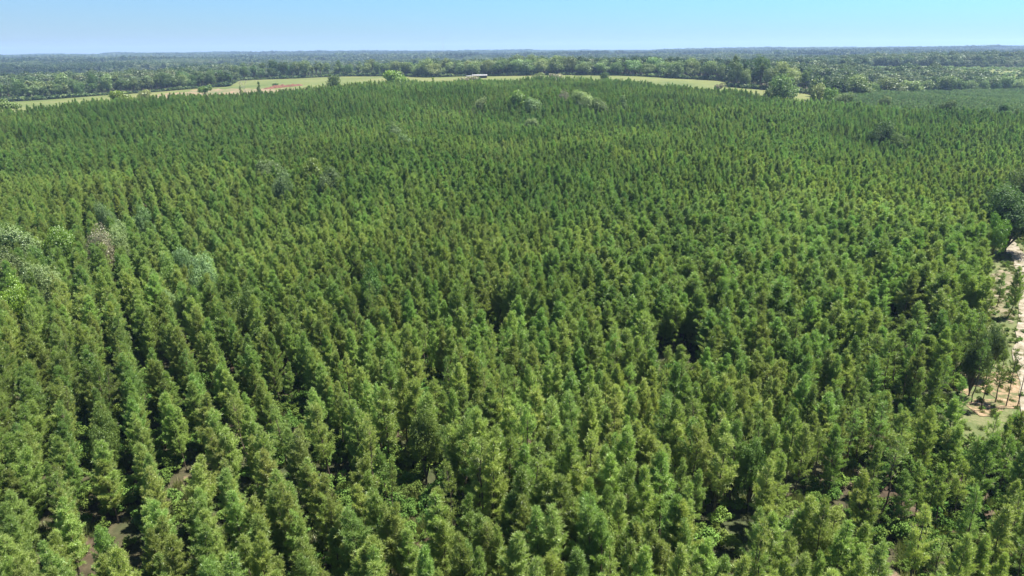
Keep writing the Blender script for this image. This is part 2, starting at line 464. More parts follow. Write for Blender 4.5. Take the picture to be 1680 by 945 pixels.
def bearing_curve(tab):
    a = np.array([azpx(p) for p, d in tab]); d = np.array([d for p, d in tab])
    return lambda az: np.interp(az, a, d)
EDGE = bearing_curve([(-500, 430), (0, 450), (150, 480), (300, 500), (400, 500), (560, 540), (700, 560), (950, 560), (1100, 520), (1190, 490), (1330, 440), (1400, 430), (1680, 430), (2300, 430)])
FAR = bearing_curve([(-600, 760), (0, 760), (150, 770), (300, 780), (375, 790), (392, 900), (560, 900), (640, 880), (700, 800), (800, 780), (950, 760), (1100, 720), (1190, 700), (1197, 630), (1335, 610), (1345, 452), (2300, 430)])
STAND = bearing_curve([(1335, 440), (1400, 560), (1450, 620), (1600, 750), (1680, 800), (2300, 800)])
AZR = azpx(1340)
AZL = R(-64)

# ------------------------------------------------------------------ ground sheet
nA, nL = A2.shape
idx = np.arange(nA * nL).reshape(nA, nL)
Qd = np.stack([idx[:-1, :-1], idx[1:, :-1], idx[1:, 1:], idx[:-1, 1:]], -1).reshape(-1, 4)
V = np.stack([X2, Y2, Z2], -1).reshape(-1, 3)
ci = len(V); V = np.vstack([V, [0, 0, float(Z2[:, 0].mean())]])
tri = np.array([(ci, idx[i + 1, 0], idx[i, 0]) for i in range(nA - 1)])
o = obj('ground', mesh('ground', V, [Qd, tri], [GROUND], smooth=True)); tag(o, kind='structure')

def drape(name, near, far, a0, a1, m, lift=.06, step=.12, nd=70, wob=0):
    """a sheet of land between two distance curves and two bearings, laid on the terrain"""
    aa = np.arange(a0, a1, R(step)); tt = np.linspace(0, 1, nd)
    A, T = np.meshgrid(aa, tt, indexing='ij')
    n_, f_ = near(A), far(A)
    if wob: n_ = n_ + wob * (vnoise(A * 300, A * 0, 1.3, 5) - .5); f_ = f_ + wob * (vnoise(A * 300, A * 0, 1.1, 6) - .5)
    D = n_ + (f_ - n_) * T
    x, y = D * np.sin(A), D * np.cos(A)
    z = elev(x, y) + lift
    k = np.arange(A.size).reshape(A.shape)
    q = np.stack([k[:-1, :-1], k[1:, :-1], k[1:, 1:], k[:-1, 1:]], -1).reshape(-1, 4)
    o = obj(name, mesh(name, np.stack([x, y, z], -1).reshape(-1, 3), q, [m], smooth=True))
    return tag(o, kind='structure')

off = lambda f, k: (lambda a: f(a) + k)
drape('field', off(EDGE, -6), FAR, AZL, AZR, FIELD, .08)
clay_n = bearing_curve([(90, 655), (200, 640), (260, 620), (330, 590), (400, 585), (480, 630), (520, 660)])
clay_f = bearing_curve([(90, 658), (200, 668), (260, 735), (350, 765), (400, 720), (500, 668), (520, 662)])
drape('bare_soil', clay_n, clay_f, azpx(90), azpx(520), CLAY, .18, wob=34)
drape('field', lambda a: 905 + 40 * np.sin(a * 40), lambda a: 1185 + 20 * np.sin(a * 31), azpx(1432), azpx(1690), FIELD, .35, wob=20)

def sheet(name, poly, m, lift, step):
    xs = [p[0] for p in poly]; ys = [p[1] for p in poly]
    gx = np.arange(min(xs) - step, max(xs) + step, step); gy = np.arange(min(ys) - step, max(ys) + step, step)
    A, B = np.meshgrid(gx, gy, indexing='ij')
    cx, cy = (A[:-1, :-1] + step / 2), (B[:-1, :-1] + step / 2)
    k = np.arange(A.size).reshape(A.shape)
    wx = cx + 2.5 * (vnoise(cx, cy, 3.0, 3) - .5) * 2; wy = cy + 2.5 * (vnoise(cx, cy, 3.0, 4) - .5) * 2
    keep = inpoly(wx, wy, poly).ravel()
    q = np.stack([k[:-1, :-1], k[1:, :-1], k[1:, 1:], k[:-1, 1:]], -1).reshape(-1, 4)[keep]
    z = elev(A, B) + lift
    V = np.stack([A, B, z], -1).reshape(-1, 3)
    used, inv = np.unique(q, return_inverse=True)
    return tag(obj(name, mesh(name, V[used], inv.reshape(-1, 4), [m], smooth=True)), kind='structure')

OPEN = [hit(*p) for p in ((1640, 372), (1590, 430), (1600, 480), (1612, 560), (1600, 610), (1560, 650), (1540, 700), (1600, 745), (1720, 745), (1760, 640), (1790, 520), (1770, 420), (1720, 380), (1690, 366))]
sheet('verge', OPEN, VERGE, .08, .7)
def band(name, pts, w, m, lift):
    P = np.array([hit(*p)[:2] for p in pts]); t = np.linspace(0, 1, len(P)); tt = np.linspace(0, 1, 140)
    x = np.interp(tt, t, P[:, 0]); y = np.interp(tt, t, P[:, 1])
    for _ in range(12): x[1:-1] = (x[:-2] + x[2:]) / 2; y[1:-1] = (y[:-2] + y[2:]) / 2
    dx, dy = np.gradient(x), np.gradient(y); l = np.hypot(dx, dy); nx, ny = -dy / l, dx / l
    ww = w * (.8 + .5 * vnoise(tt * 60, tt * 0, 2.0, 8))
    V = []; 
    for s in np.linspace(-1, 1, 9):
        ax, ay = x + nx * ww * s * .5, y + ny * ww * s * .5
        V.append(np.stack([ax, ay, elev(ax, ay) + lift - .03 * (1 - abs(s)) * 0], -1))
    V = np.stack(V, 1); k = np.arange(V.shape[0] * 9).reshape(-1, 9)
    q = np.stack([k[:-1, :-1], k[1:, :-1], k[1:, 1:], k[:-1, 1:]], -1).reshape(-1, 4)
    return tag(obj(name, mesh(name, V.reshape(-1, 3), q, [m], smooth=True)), kind='structure'), (x, y)
_, TRK = band('dirt_track', [(1630, 372), (1646, 392), (1662, 412), (1682, 440), (1690, 480), (1686, 530), (1684, 590), (1700, 660), (1720, 760)], 3.0, TRACKM, .22)
SPUR = [hit(*p) for p in ((1604, 468), (1632, 455), (1668, 430), (1690, 445), (1660, 490), (1640, 530), (1610, 500))]
sheet('sandy_clearing', SPUR, SAND, .14, .6)
SPUR2 = [hit(*p) for p in ((1575, 672), (1602, 622), (1650, 612), (1700, 610), (1710, 672), (1640, 680))]
ORANGE = rough_mat('orange_sand', lambda N, L, P: ramp(N, L, noise(N, L, P, .6, 7, .72), [(.42, (.07, .08, .03)), (.50, (.17, .125, .07)), (.60, (.27, .19, .12)), (.72, (.33, .27, .20))]), bump=(1.5, .2))
sheet('sandy_patch', SPUR2, ORANGE, .14, .6)

# ------------------------------------------------------------------ pines: planted rows
PV = [pine(100 + i, h=9.0, cb=c, rmax=r, dens=d) for i, (c, r, d) in enumerate(
    [(.20, 1.42, 1.0), (.24, 1.30, .97), (.18, 1.50, 1.0), (.26, 1.36, .95), (.20, 1.25, .97), (.30, 1.42, .88), (.18, 1.22, 1.0), (.25, 1.55, .92), (.38, 1.1, .66), (.42, 1.05, .6), (.34, 1.2, .75), (.50, .9, .5)])]
NFULL, NALL = 8, 12
pine_trunks = [wood_mesh('pine_trunk', w, BARK) for w, c in PV]
pine_crowns = [crown_mesh('pine_crown', c, PINE) for w, c in PV]
pine_both = [both('pine', w, c, BARK, PINE) for w, c in PV]

AZROW = R(-31)
dr = np.array([math.sin(AZROW), math.cos(AZROW)]); nr = np.array([math.cos(AZROW), -math.sin(AZROW)])
SPC, STP = 3.25, 1.36
ks = np.arange(-190, 330); js = np.arange(-220, 570)
K, J = np.meshgrid(ks, js, indexing='ij'); K = K.ravel(); J = J.ravel()
u = K * SPC + rng.normal(0, .22, K.shape); v = J * STP + rng.normal(0, .35, K.shape) + (K % 2) * 1.0
farj = np.clip((np.hypot(u, v) - 130) / 200, 0, 1)
u = u + rng.normal(0, .75, K.shape) * farj; v = v + rng.normal(0, .8, K.shape) * farj
u = u + 1.6 * np.sin(v / 46 + .6) + 4 * np.sin(v / 170)           # rows bend a little with the land
x = u * nr[0] + v * dr[0]; y = u * nr[1] + v * dr[1]
D = np.hypot(x, y); az = np.arctan2(x, y)
ok = (D > 14) & (D < EDGE(az) + 6 * (vnoise(az * 200, az * 0, 1.5, 1) - .5)) & (y > -8) & (np.abs(az) < R(52))
rightside = inpoly(x, y, OPEN)
ok &= ~rightside
dt = np.min(np.hypot(x[:, None] - TRK[0][None, ::5], y[:, None] - TRK[1][None, ::5]), 1)
ok &= dt > 4.2
gap = vnoise(x, y, 7.0, 20)
thin = vnoise(x, y, 34.0, 21)
ok &= rng.random(len(x)) > np.where(gap > .82, .3, .02) 
K, J, x, y, D, az, thin = (a[ok] for a in (K, J, x, y, D, az, thin))
z = elev(x, y)
pu, pv, pw = proj(x, y, z + 0)
# bottom right corner and the belt beside the clearing: thinner, younger trees
cu, cv, cw = proj(x, y, z + 7)
young = np.clip((cu - 1180) / 330, 0, 1) * np.clip((cv - 520) / 90, 0, 1) * (D < 140)
young = np.maximum(young, .9 * (inpoly(pu, pv, [(1440, 560), (1640, 560), (1640, 760), (1500, 790), (1430, 680)])) * (D < 140))
keep = rng.random(len(x)) > young * .42
# openings through which the forest floor shows
for gx, gy, gr in ((690, 800, 2.4), (705, 850, 2.0), (668, 770, 1.8), (805, 562, 2.6), (708, 662, 2.2), (1112, 605, 3.6), (1440, 545, 2.8), (1500, 560, 2.4), (1180, 900, 2.4), (480, 700, 1.8),
                   (205, 880, 1.8), (1600, 640, 3.0), (310, 790, 1.6), (1480, 690, 2.4), (1345, 835, 2.4), (245, 625, 1.6), (590, 500, 2.4), (560, 820, 1.6)):
    hx, hy, _ = hit(gx, gy); l = math.hypot(hx, hy); ux, uy = hx / l, hy / l
    s = np.clip((x - hx) * ux + (y - hy) * uy, -6.5, 0.5)
    keep &= np.hypot(x - hx - ux * s, y - hy - uy * s) > gr
K, J, x, y, z, D, az, thin, young, cu, cv = (a[keep] for a in (K, J, x, y, z, D, az, thin, young, cu, cv))
big = np.clip((cu - 880) / 150, 0, 1) * np.clip((cv - 300) / 60, 0, 1) * np.clip((600 - cv) / 60, 0, 1)
ht = (8.6 + 2.6 * (vnoise(x, y, 26, 7) - .5) + 1.2 * (vnoise(x, y, 9, 8) - .5) + 1.0 * big) * (rng.uniform(.78, 1.15, len(x)) + np.clip((D - 150) / 250, 0, 1) * rng.normal(0, .09, len(x))) / 9.0
ht *= 1 - .16 * young
ht *= 1 - .12 * np.clip((D - 200) / 200, 0, 1)
wd = ht * rng.uniform(.80, 1.10, len(x)) * (1.0 + .22 * big)
centre = np.clip(1 - np.abs(cu - 820) / 380, 0, 1) * np.clip(1 - np.abs(cv - 650) / 230, 0, 1) * (D < 150)
vi = np.where(rng.random(len(x)) < .10 + .40 * centre + .55 * young + .18 * (thin > .66), rng.integers(NFULL, NALL, len(x)), rng.integers(0, NFULL, len(x)))
PX, PY, PZ = x, y, z - .05
prot = rots(len(x), .04)

# scattered broadleaf trees stand in the rows: (column, crown-centre line, crown width px, kind, label)
INTREES = [
 (850, 158, 24, 'bright', 'yellow green broadleaf tree with a dark underside, poking above the far pines'),
 (874, 168, 26, 'pale', 'pale rounded broadleaf tree just right of the yellow green one among far pines'),
 (925, 160, 20, 'dry', 'brownish yellow thin crowned tree between two pale trees near the plantation top'),
 (953, 160, 30, 'pale', 'greyish broad crown, largest of the cluster near the plantation top'),
 (984, 170, 26, 'oak', 'dark low broadleaf tree beside the greyish broad crown near the plantation top'),
 (1020, 170, 18, 'oak', 'small mottled tree at the end of the cluster near the plantation top'),
 (790, 168, 14, 'pale', 'small pale tree alone amid far pines under the pasture'),
 (873, 202, 22, 'pale', 'pale grey green tree below the far cluster of broadleaf crowns'),
 (648, 218, 26, 'oak', 'dull green round tree amid the pines left of centre, upper one of a pair'),
 (664, 232, 20, 'pale', 'pale thin tree, lower one of a pair amid the pines'),
 (440, 275, 34, 'pale', 'tall whitish grey broadleaf tree standing out of the dark pines'),
 (462, 300, 30, 'pale', 'paler low crown touching the tall whitish tree'),
 (510, 275, 32, 'bright', 'yellow green lobed broadleaf tree right of the whitish tree'),
 (540, 290, 26, 'oak', 'olive green tree beside the yellow green lobed tree'),
 (18, 395, 56, 'pale', 'large pale billowing broadleaf tree at the photo edge, topmost of its clump'),
 (100, 395, 38, 'bright', 'green yellow tipped tree with a deep shadow in its clump'),
 (62, 428, 44, 'leafy', 'fresh green bushy tree in the middle of the broadleaf clump'),
 (15, 445, 44, 'oak', 'dark green broadleaf tree under the large pale one'),
 (66, 458, 40, 'pale', 'whitish green bushy tree at the lower end of the clump'),
 (20, 482, 30, 'bright', 'yellowish low broadleaf tree at the photo edge below the clump'),
 (163, 400, 36, 'dry', 'bald brownish grey round tree beside the broadleaf clump'),
 (190, 388, 26, 'pale', 'thin pale tree touching the bald brownish one'),
 (228, 358, 26, 'oak', 'dark rounded tree standing alone above the bald brownish one'),
 (172, 355, 18, 'pale', 'small pale yellowish tree above the clump'),
 (302, 430, 30, 'pale', 'pale leaved tree in a gap of the pine rows'),
 (272, 440, 28, 'leafy', 'glossy green broadleaf bush tree in a gap between pine rows'),
 (334, 448, 24, 'pale', 'thin whitish tree beside the pale leaved one in the rows'),
 (280, 500, 26, 'pale', 'narrow whitish green tree between two pine rows'),
 (405, 490, 30, 'leafy', 'broad leaved tree filling a row gap below the whitish pair'),
 (610, 470, 17, 'leafy', 'dark leafy tree beside a bare opening in mid plantation'),
 (962, 835, 40, 'leafy', 'blue green broadleaf tree with glossy leaves near the photo bottom'),
 (990, 872, 32, 'leafy', 'paler leafy tree right below the glossy blue green one'),
 (695, 705, 48, 'leafy', 'leafy broadleaf tree beside the sunlit opening with bare trunks'),
 (1238, 745, 26, 'leafy', 'small pale leaved tree with white flecks in the lower rows'),
 (165, 700, 36, 'leafy', 'bushy broadleaf tree wedged between two pine rows, lower corner'),
 (1450, 215, 34, 'dark', 'dark rounded tree above the paler pines on the far slope'),
 (1475, 232, 26, 'dark', 'lower dark tree beside a dark rounded one on the far slope'),
 (1555, 172, 22, 'dark', 'dark domed tree standing alone over the far young pines'),
 (1452, 168, 18, 'pale', 'thin pale tree sticking up at the plantation edge'),
 (1385, 162, 24, 'pale', 'pale yellowish bushy tree at the corner of the pasture'),
 (1648, 178, 10, 'dark', 'slim dark spire of a tree over the young stand'),
 (1664, 338, 66, 'dark', 'large dark spreading tree shading the top of the dirt track'),
 (1700, 300, 60, 'dark', 'second dark spreading tree behind the one shading the track'),
 (1632, 372, 26, 'bright', 'light green bushy tree beside the top of the dirt track'),
 (1606, 575, 30, 'dark', 'dense dark tree at the plantation edge beside the sandy ground'),
 (1634, 552, 28, 'oak', 'dark green leafy tree closest to the sandy track edge'),
]
LEAFY = leaf_mat('fresh_leaves', [(0, (.08, .13, .03)), (.5, (.14, .21, .05)), (1, (.22, .30, .085))], trans=.4, gloss=.02)
KINDM = {'leafy': LEAFY, 'bright': BRIGHT, 'pale': OAK_PALE, 'oak': OAK, 'dark': PINE_OLD, 'dry': DRY}
near_b = {}
for kd in KINDM:
    near_b[kd] = [broad(300 + hash_ * 7 + len(kd), h=10, w=9, trunk=.08, nl=24, leaf=.25, n=22000 if kd != 'dry' else 9000, dens=1.15) for hash_ in (1, 2, 3)]
near_me = {kd: [(wood_mesh('broadleaf_trunk', w, BARK if kd != 'dry' else BARK_GREY), crown_mesh('broadleaf_crown', c, KINDM[kd])) for w, c in L_] for kd, L_ in near_b.items()}

def place_tree(nm, me_pair, loc, s, rz, label, cat='tree', group=None):
    e = bpy.data.objects.new(nm, None); COL.objects.link(e)
    e.empty_display_size = .5
    e.location = loc; e.rotation_euler = (0, 0, rz); e.scale = s
    tag(e, label, cat, group)
    obj('trunk', me_pair[0], e); obj('crown', me_pair[1], e)
    return e

taken = []
for i, (cx, cy, wpx, kd, lab) in enumerate(INTREES):
    # crown centre about 6.5 m up
    hx, hy, hz = hit(cx, cy, 6.6)
    dist = math.sqrt(hx * hx + hy * hy + (H - hz) ** 2)
    w = wpx / F * dist
    w = max((6.6 if cy < 300 else 5.0) if cy < 500 else 3.0, w * 1.15); hgt = max(12.0 if cy < 500 else 9.4, min(15, w * .8 + 5.8)); 
    hx, hy, hz = hit(cx, cy, hgt * .68)
    s = (w / 9.0, w / 9.0, hgt / 10.0)
    pr = near_me[kd][i % 3]
    place_tree('broadleaf_tree', pr, (hx, hy, hz - .1), s, i * 1.3, lab, 'tree', 'broadleaf trees among the planted pines')
    taken.append((hx, hy, w * .42))
for hx, hy, r in taken:
    kk = np.hypot(PX - hx, PY - hy) > r
    PX, PY, PZ, ht, wd, vi, K, J, prot, D, young = (a[kk] for a in (PX, PY, PZ, ht, wd, vi, K, J, prot, D, young))

# the 300 pines that show largest are things of their own
tu, tv, tw_ = proj(PX, PY, PZ + ht * 9 * .7)
bu, bv, _ = proj(PX, PY, PZ + ht * 9)
infr = (tu > -15) & (tu < 1695) & (bv < 930)
size = np.where(infr, ht / tw_, 0)
order = np.argsort(-size)[:300]
single = np.zeros(len(PX), bool); single[order] = True
rows = sorted(set(K[order]), key=int)
# rows are counted along the lower edge of the photo from its lower left corner
rank = {k: i + 1 for i, k in enumerate(rows)}
def ordn(n): return '%d%s' % (n, 'th' if 10 <= n % 100 <= 20 else {1: 'st', 2: 'nd', 3: 'rd'}.get(n % 10, 'th'))
byrow = {}
for q in order: byrow.setdefault(K[q], []).append(q)
for k, L_ in byrow.items():
    L_.sort(key=lambda q: -bv[q])
    for n_, q in enumerate(L_):
        h_ = ht[q]
        look = 'thin open-crowned' if vi[q] >= NFULL else ('tall full' if h_ > 1.02 else ('short bushy' if h_ < .88 else 'dense green'))
        lab = '%s pine, %s tree up the %s planted row from the lower left' % (look, ordn(n_ + 1), ordn(rank[k]))
        e = bpy.data.objects.new('pine_tree', None); COL.objects.link(e)
        e.location = (PX[q], PY[q], PZ[q]); e.rotation_euler = prot[q]; e.scale = (wd[q], wd[q], ht[q])
        tag(e, lab, 'pine tree', 'planted pines in the nearest rows')
        obj('trunk', pine_trunks[vi[q]], e); obj('crown', pine_crowns[vi[q]], e)
rest = ~single
for (bx_, by_, hs, ws, vv_, lab) in [
  (1652, 522, 1.0, .85, 3, 'dense pointed pine standing alone beside the sandy track'),
  (1634, 505, .7, .7, 8, 'smaller pine behind the lone dense pine beside the sandy track'),
  (1594, 662, .95, .8, 11, 'tall bare-stemmed pine at the near edge of the orange sandy patch'),
  (1608, 675, .75, .7, 9, 'thin small pine right beside the tall bare-stemmed one on orange sand'),
  (1632, 662, .8, .7, 10, 'thin bright green pine in the middle of the orange sandy patch'),
  (1650, 668, .85, .65, 9, 'spindly pine next to the bright green one on orange sand'),
  (1669, 668, 1.05, .6, 11, 'tallest spindly pine on the orange sandy patch'),
  (1560, 632, .95, .75, 10, 'open pine with dark straight stem before the sandy patch'),
  (1534, 625, .95, .75, 11, 'open pine with dark leaning stem among dry grass'),
  (1618, 408, .8, .7, 11, 'thin bare stemmed pine on the grassy verge by the track top'),
  (1612, 440, .9, .8, 10, 'loose pine at the plantation edge by the grassy verge'),
  (1676, 392, .6, .9, 2, 'low bushy pine in the grass right of the track'),
]:
    x_, y_, z_ = hit(bx_, by_)
    e = bpy.data.objects.new('pine_tree', None); COL.objects.link(e)
    e.location = (x_, y_, z_ - .05); e.scale = (ws, ws, hs); e.rotation_euler = (.02, -.02, bx_ * .7)
    tag(e, lab, 'pine tree', 'pines on the open ground by the track')
    obj('trunk', pine_trunks[vv_], e); obj('crown', pine_crowns[vv_], e)
scatter('pine_plantation', 'mass of planted green pines in rows beyond and between the nearest pines', 'pine plantation',
        np.column_stack([PX, PY, PZ])[rest], prot[rest], np.column_stack([wd, wd, ht])[rest], vi[rest], pine_both)

# far young stand
n = 60000
a = rng.uniform(azpx(1325), R(52), n); d = np.sqrt(rng.uniform(425 ** 2, 810 ** 2, n))
ok = (d < STAND(a) + 8 * (rng.random(n) - .5)) & (d > EDGE(a) - 3)
a, d = a[ok], d[ok]; x, y = d * np.sin(a), d * np.cos(a)
yv = [both('young_pine', *pine(160 + i, h=7.0, cb=.2, rmax=1.5, dens=.8, blade=.5, wid=.11, nb=4), BARK, PINE_YOUNG) for i in range(3)]
s = rng.uniform(.75, 1.1, len(x))
scatter('young_pine_stand', 'even blue green stand of young pines beyond the plantation', 'pine stand',
        np.column_stack([x, y, elev(x, y)]), rots(len(x)), np.column_stack([s, s, s]), rng.integers(0, 3, len(x)), yv)

# low growth on the floor: shrubs and dry grass
sh = []
for i in range(3):
    w_, c_ = broad(400 + i, h=1.3, w=1.7, trunk=.05, nl=9, leaf=.14, n=900, dens=1.1); sh.append(both('shrub', w_, c_, BARK, SHRUB))
def tuft(seed):
    g = np.random.default_rng(seed); n = 160
    b = np.column_stack([g.normal(0, .25, n), g.normal(0, .25, n), np.zeros(n)])
    t = b + np.column_stack([g.normal(0, .18, n), g.normal(0, .18, n), g.uniform(.3, .9, n)])
    s = unit(g.normal(0, 1, (n, 3)) * (1, 1, 0)) * .025
    V = np.stack([b - s, b + s, t + s * .3, t - s * .3], 1).reshape(-1, 3)
    return mesh('grass_tuft', V, np.arange(n * 4).reshape(-1, 4), [DRYGRASS], tint=np.repeat(g.random(n), 4))
gr = [tuft(5), tuft(6)]
n = 52000
d = np.sqrt(rng.uniform(25 ** 2, 210 ** 2, n)); a = rng.uniform(R(-46), R(50), n)
x, y = d * np.sin(a), d * np.cos(a)
dt = np.min(np.hypot(x[:, None] - TRK[0][None, ::5], y[:, None] - TRK[1][None, ::5]), 1)
inop = inpoly(x, y, OPEN)
dens_ = vnoise(x, y, 12, 31)
ok = (rng.random(n) < np.where(dens_ > .45, .8, .3)) & (dt > 1.5)
x, y, inop = x[ok], y[ok], inop[ok]
s = rng.uniform(.5, 1.6, len(x)) * np.where(inop, .5, 1)
ii = np.where(inop & (rng.random(len(x)) < .6), rng.integers(3, 5, len(x)), np.where(rng.random(len(x)) < .7, rng.integers(0, 3, len(x)), rng.integers(3, 5, len(x))))
scatter('undergrowth', 'low shrubs and dry grass growing on the forest floor under the pines', 'undergrowth',
        np.column_stack([x, y, elev(x, y) - .02]), rots(len(x), .1), np.column_stack([s, s, s]), ii, sh + gr)

# ------------------------------------------------------------------ lone trees at the plantation's far edge and in the field
mid_v = {
 'oak': [broad(500 + i, h=12, w=13, trunk=.05, nl=26, leaf=.6, n=5000, dens=1.0) for i in range(3)],
 'round': [broad(510 + i, h=10, w=10, trunk=.1, nl=18, leaf=.55, n=3800, dens=1.1) for i in range(2)],
 'cone': [broad(520 + i, h=10, w=5.5, trunk=.06, nl=18, leaf=.45, n=2600, shape='cone') for i in range(2)],
 'flat': [broad(530 + i, h=9, w=9, trunk=.35, nl=10, leaf=.5, n=2200, shape='flat') for i in range(2)],
 'tallpine': [broad(540 + i, h=17, w=7.5, trunk=.2, nl=16, leaf=.65, n=2400, dens=.9) for i in range(3)],
}
_mc = {}
def midpair(shape, i, m):
    key = (shape, i % len(mid_v[shape]), m.name)
    if key not in _mc:
        w_, c_ = mid_v[shape][key[1]]
        _mc[key] = (wood_mesh('trunk', w_, BARK), crown_mesh('crown', c_, m))
    return _mc[key]
BASEH = {'oak': (12, 13), 'round': (10, 10), 'cone': (10, 5.5), 'flat': (9, 9), 'tallpine': (17, 7.5)}
LONE = [  # column, base line of visible part, D, width px, height px (from ground), shape, material, name, label
 (648, 560, 40, 112, 'round', BRIGHT, 'bright yellow green rounded tree standing above the pines at the pasture edge', 'deciduous_tree'),
 (610, 552, 16, 134, 'round', BRIGHT, 'small yellow bush left of the bright rounded tree', 'bush'),
 (547, 545, 23, 119, 'round', PINE_OLD, 'dark olive oval tree at the pasture edge, left of the bright tree', 'deciduous_tree'),
 (423, 512, 11, 137, 'cone', PINE_OLD, 'slim dark conical cedar in front of the bare red soil', 'cedar_tree'),
 (332, 506, 21, 141, 'flat', OAK, 'flat topped umbrella shaped pine beside the bare soil', 'umbrella_pine'),
 (393, 512, 10, 143, 'cone', OAK, 'small dull conifer beside the leafless tree', 'conifer_tree'),
 (193, 486, 26, 150, 'round', BRIGHT, 'fresh yellow green tree at the edge of the left field', 'deciduous_tree'),
 (233, 490, 20, 152, 'round', OAK, 'round green tree beside the fresh yellow green one', 'deciduous_tree'),
 (3, 455, 30, 166, 'flat', OAK, 'low spreading tree at the photo edge by the left field', 'spreading_tree'),
 (710, 560, 14, 126, 'cone', BRIGHT, 'small upright green tree right of the bright rounded tree', 'deciduous_tree'),
 (762, 565, 24, 124, 'round', DRY, 'brownish bushy tree in front of the shed', 'deciduous_tree'),
 (780, 565, 18, 124, 'round', DRY, 'reddish brown bush closest to the shed', 'bush'),
 (788, 566, 10, 127, 'round', OAK, 'small dark green bush below the shed', 'bush'),
 (884, 560, 28, 119, 'round', OAK_PALE, 'grey green spreading tree at the pasture edge, first of a pair', 'deciduous_tree'),
 (912, 560, 26, 118, 'round', DRY, 'brownish grey spreading tree, second of a pair at the pasture edge', 'deciduous_tree'),
 (992, 556, 17, 119, 'round', PINE_OLD, 'small dark round tree standing against the bright pasture', 'deciduous_tree'),
 (1180, 500, 16, 134, 'flat', DRY, 'thin brownish tree at the lower end of the pasture', 'deciduous_tree'),
 (1285, 465, 50, 117, 'oak', OAK, 'large spreading oak standing alone at the pasture corner', 'oak_tree'),
 (1264, 458, 14, 142, 'round', OAK, 'small round bush at the foot of the large spreading oak', 'bush'),
 (1345, 468, 26, 137, 'round', OAK, 'medium oak right of the pasture corner', 'oak_tree'),
 (1368, 462, 22, 140, 'round', BRIGHT, 'light green bushy tree at the right end of the pasture', 'deciduous_tree'),
 (1340, 450, 14, 152, 'cone', BRIGHT, 'slim green conifer in front of the medium oak', 'conifer_tree'),
 (1402, 562, 52, 121, 'oak', OAK, 'rounded grey green oak at the head of the young stand', 'oak_tree'),
 (1461, 632, 50, 124, 'oak', OAK_PALE, 'broad yellowish green oak, widest along the young stand', 'oak_tree'),
 (1497, 650, 34, 129, 'round', OAK_PALE, 'lower pale oak beside the widest one', 'oak_tree'),
 (1523, 680, 24, 132, 'round', OAK, 'small grey oak next to a dark one by the young stand', 'oak_tree'),
 (1434, 602, 22, 134, 'round', PINE_OLD, 'dark low tree between two big oaks by the young stand', 'deciduous_tree'),
 (1556, 705, 30, 124, 'round', OAK_PALE, 'pale grey tree at the end of the oak line', 'deciduous_tree'),
]
def lone(px, D, wpx, ytop, shape, m, lab, nm, i, group=None):
    if px < 460: ytop -= 5; wpx *= 1.15
    x, y, z = at(px, D)
    d = ray(px, ytop); t = D / math.hypot(d.x, d.y); ztop = H + d.z * t
    hgt = max(3.0, ztop - z); w = wpx / F * D * 1.04
    bh, bw = BASEH[shape]
    return place_tree(nm, midpair(shape, i, m), (x, y, z - .15), (w / bw, w / bw, hgt / bh), i * 2.1, lab, 'bush' if nm == 'bush' else 'tree', group)
for i, (px, D, wpx, ytop, shape, m, lab, nm) in enumerate(LONE):
    lone(px, D, wpx, ytop, shape, m, lab, nm, i, 'trees around the pasture')

# leafless tree by the red soil
g = np.random.default_rng(77)
wa = Acc(); tips = []
def limb(p, d, l, r, dep):
    q = p + d * l * .5 + g.normal(0, .08, 3) * l; e = p + d * l
    wa.add(*tube([p, q, e], [r, r * .8, r * .6], 4))
    if dep:
        for _ in range(3): limb(e, unit(d + g.normal(0, .45, 3) + np.array([0, 0, .15])), l * .72, r * .55, dep - 1)
limb(np.array([0., 0, 0]), np.array([0, 0, 1.]), 3.5, .22, 4)
bt = tag(bpy.data.objects.new('bare_tree', None), 'leafless grey tree standing before the bare reddish soil', 'tree'); COL.objects.link(bt)
bx = at(401, 530); bt.location = bx; bt.scale = (1.2, 1.2, 1.5)
obj('trunk', mesh('trunk', *wa.get(), [BARK_GREY]), bt)

# ------------------------------------------------------------------ tree line along the fields: every tree a thing
TL = []
segs = [  # px0, px1, offset beyond the field edge, mean width px, mean height px, kinds, words
 (-60, 392, 'treeline behind the left hay field', 17, 26, ['tallpine', 'tallpine', 'round', 'oak'], [PINE_OLD, OAK, PINE_OLD]),
 (398, 640, 'wood behind the green field', 15, 24, ['round', 'tallpine', 'oak'], [PINE_OLD, OAK, OAK]),
 (645, 840, 'treeline around the shed', 22, 26, ['oak', 'round', 'oak'], [PINE_OLD, OAK, OAK]),
 (845, 1192, 'oak line behind the bright pasture', 24, 28, ['oak', 'oak', 'round'], [OAK, OAK, OAK_PALE]),
 (1200, 1340, 'dark wood behind the pasture corner', 22, 42, ['oak', 'tallpine', 'round'], [PINE_OLD, OAK, PINE_OLD]),
 (1345, 1720, 'wood edge behind the young stand', 19, 25, ['round', 'tallpine', 'oak'], [OAK, OAK_PALE, PINE_OLD]),
]
cword = {PINE_OLD.name: 'dark green', OAK.name: 'mid green', OAK_PALE.name: 'pale green'}
sword = {'oak': 'wide oak', 'round': 'round tree', 'tallpine': 'tall pine', 'cone': 'conifer'}
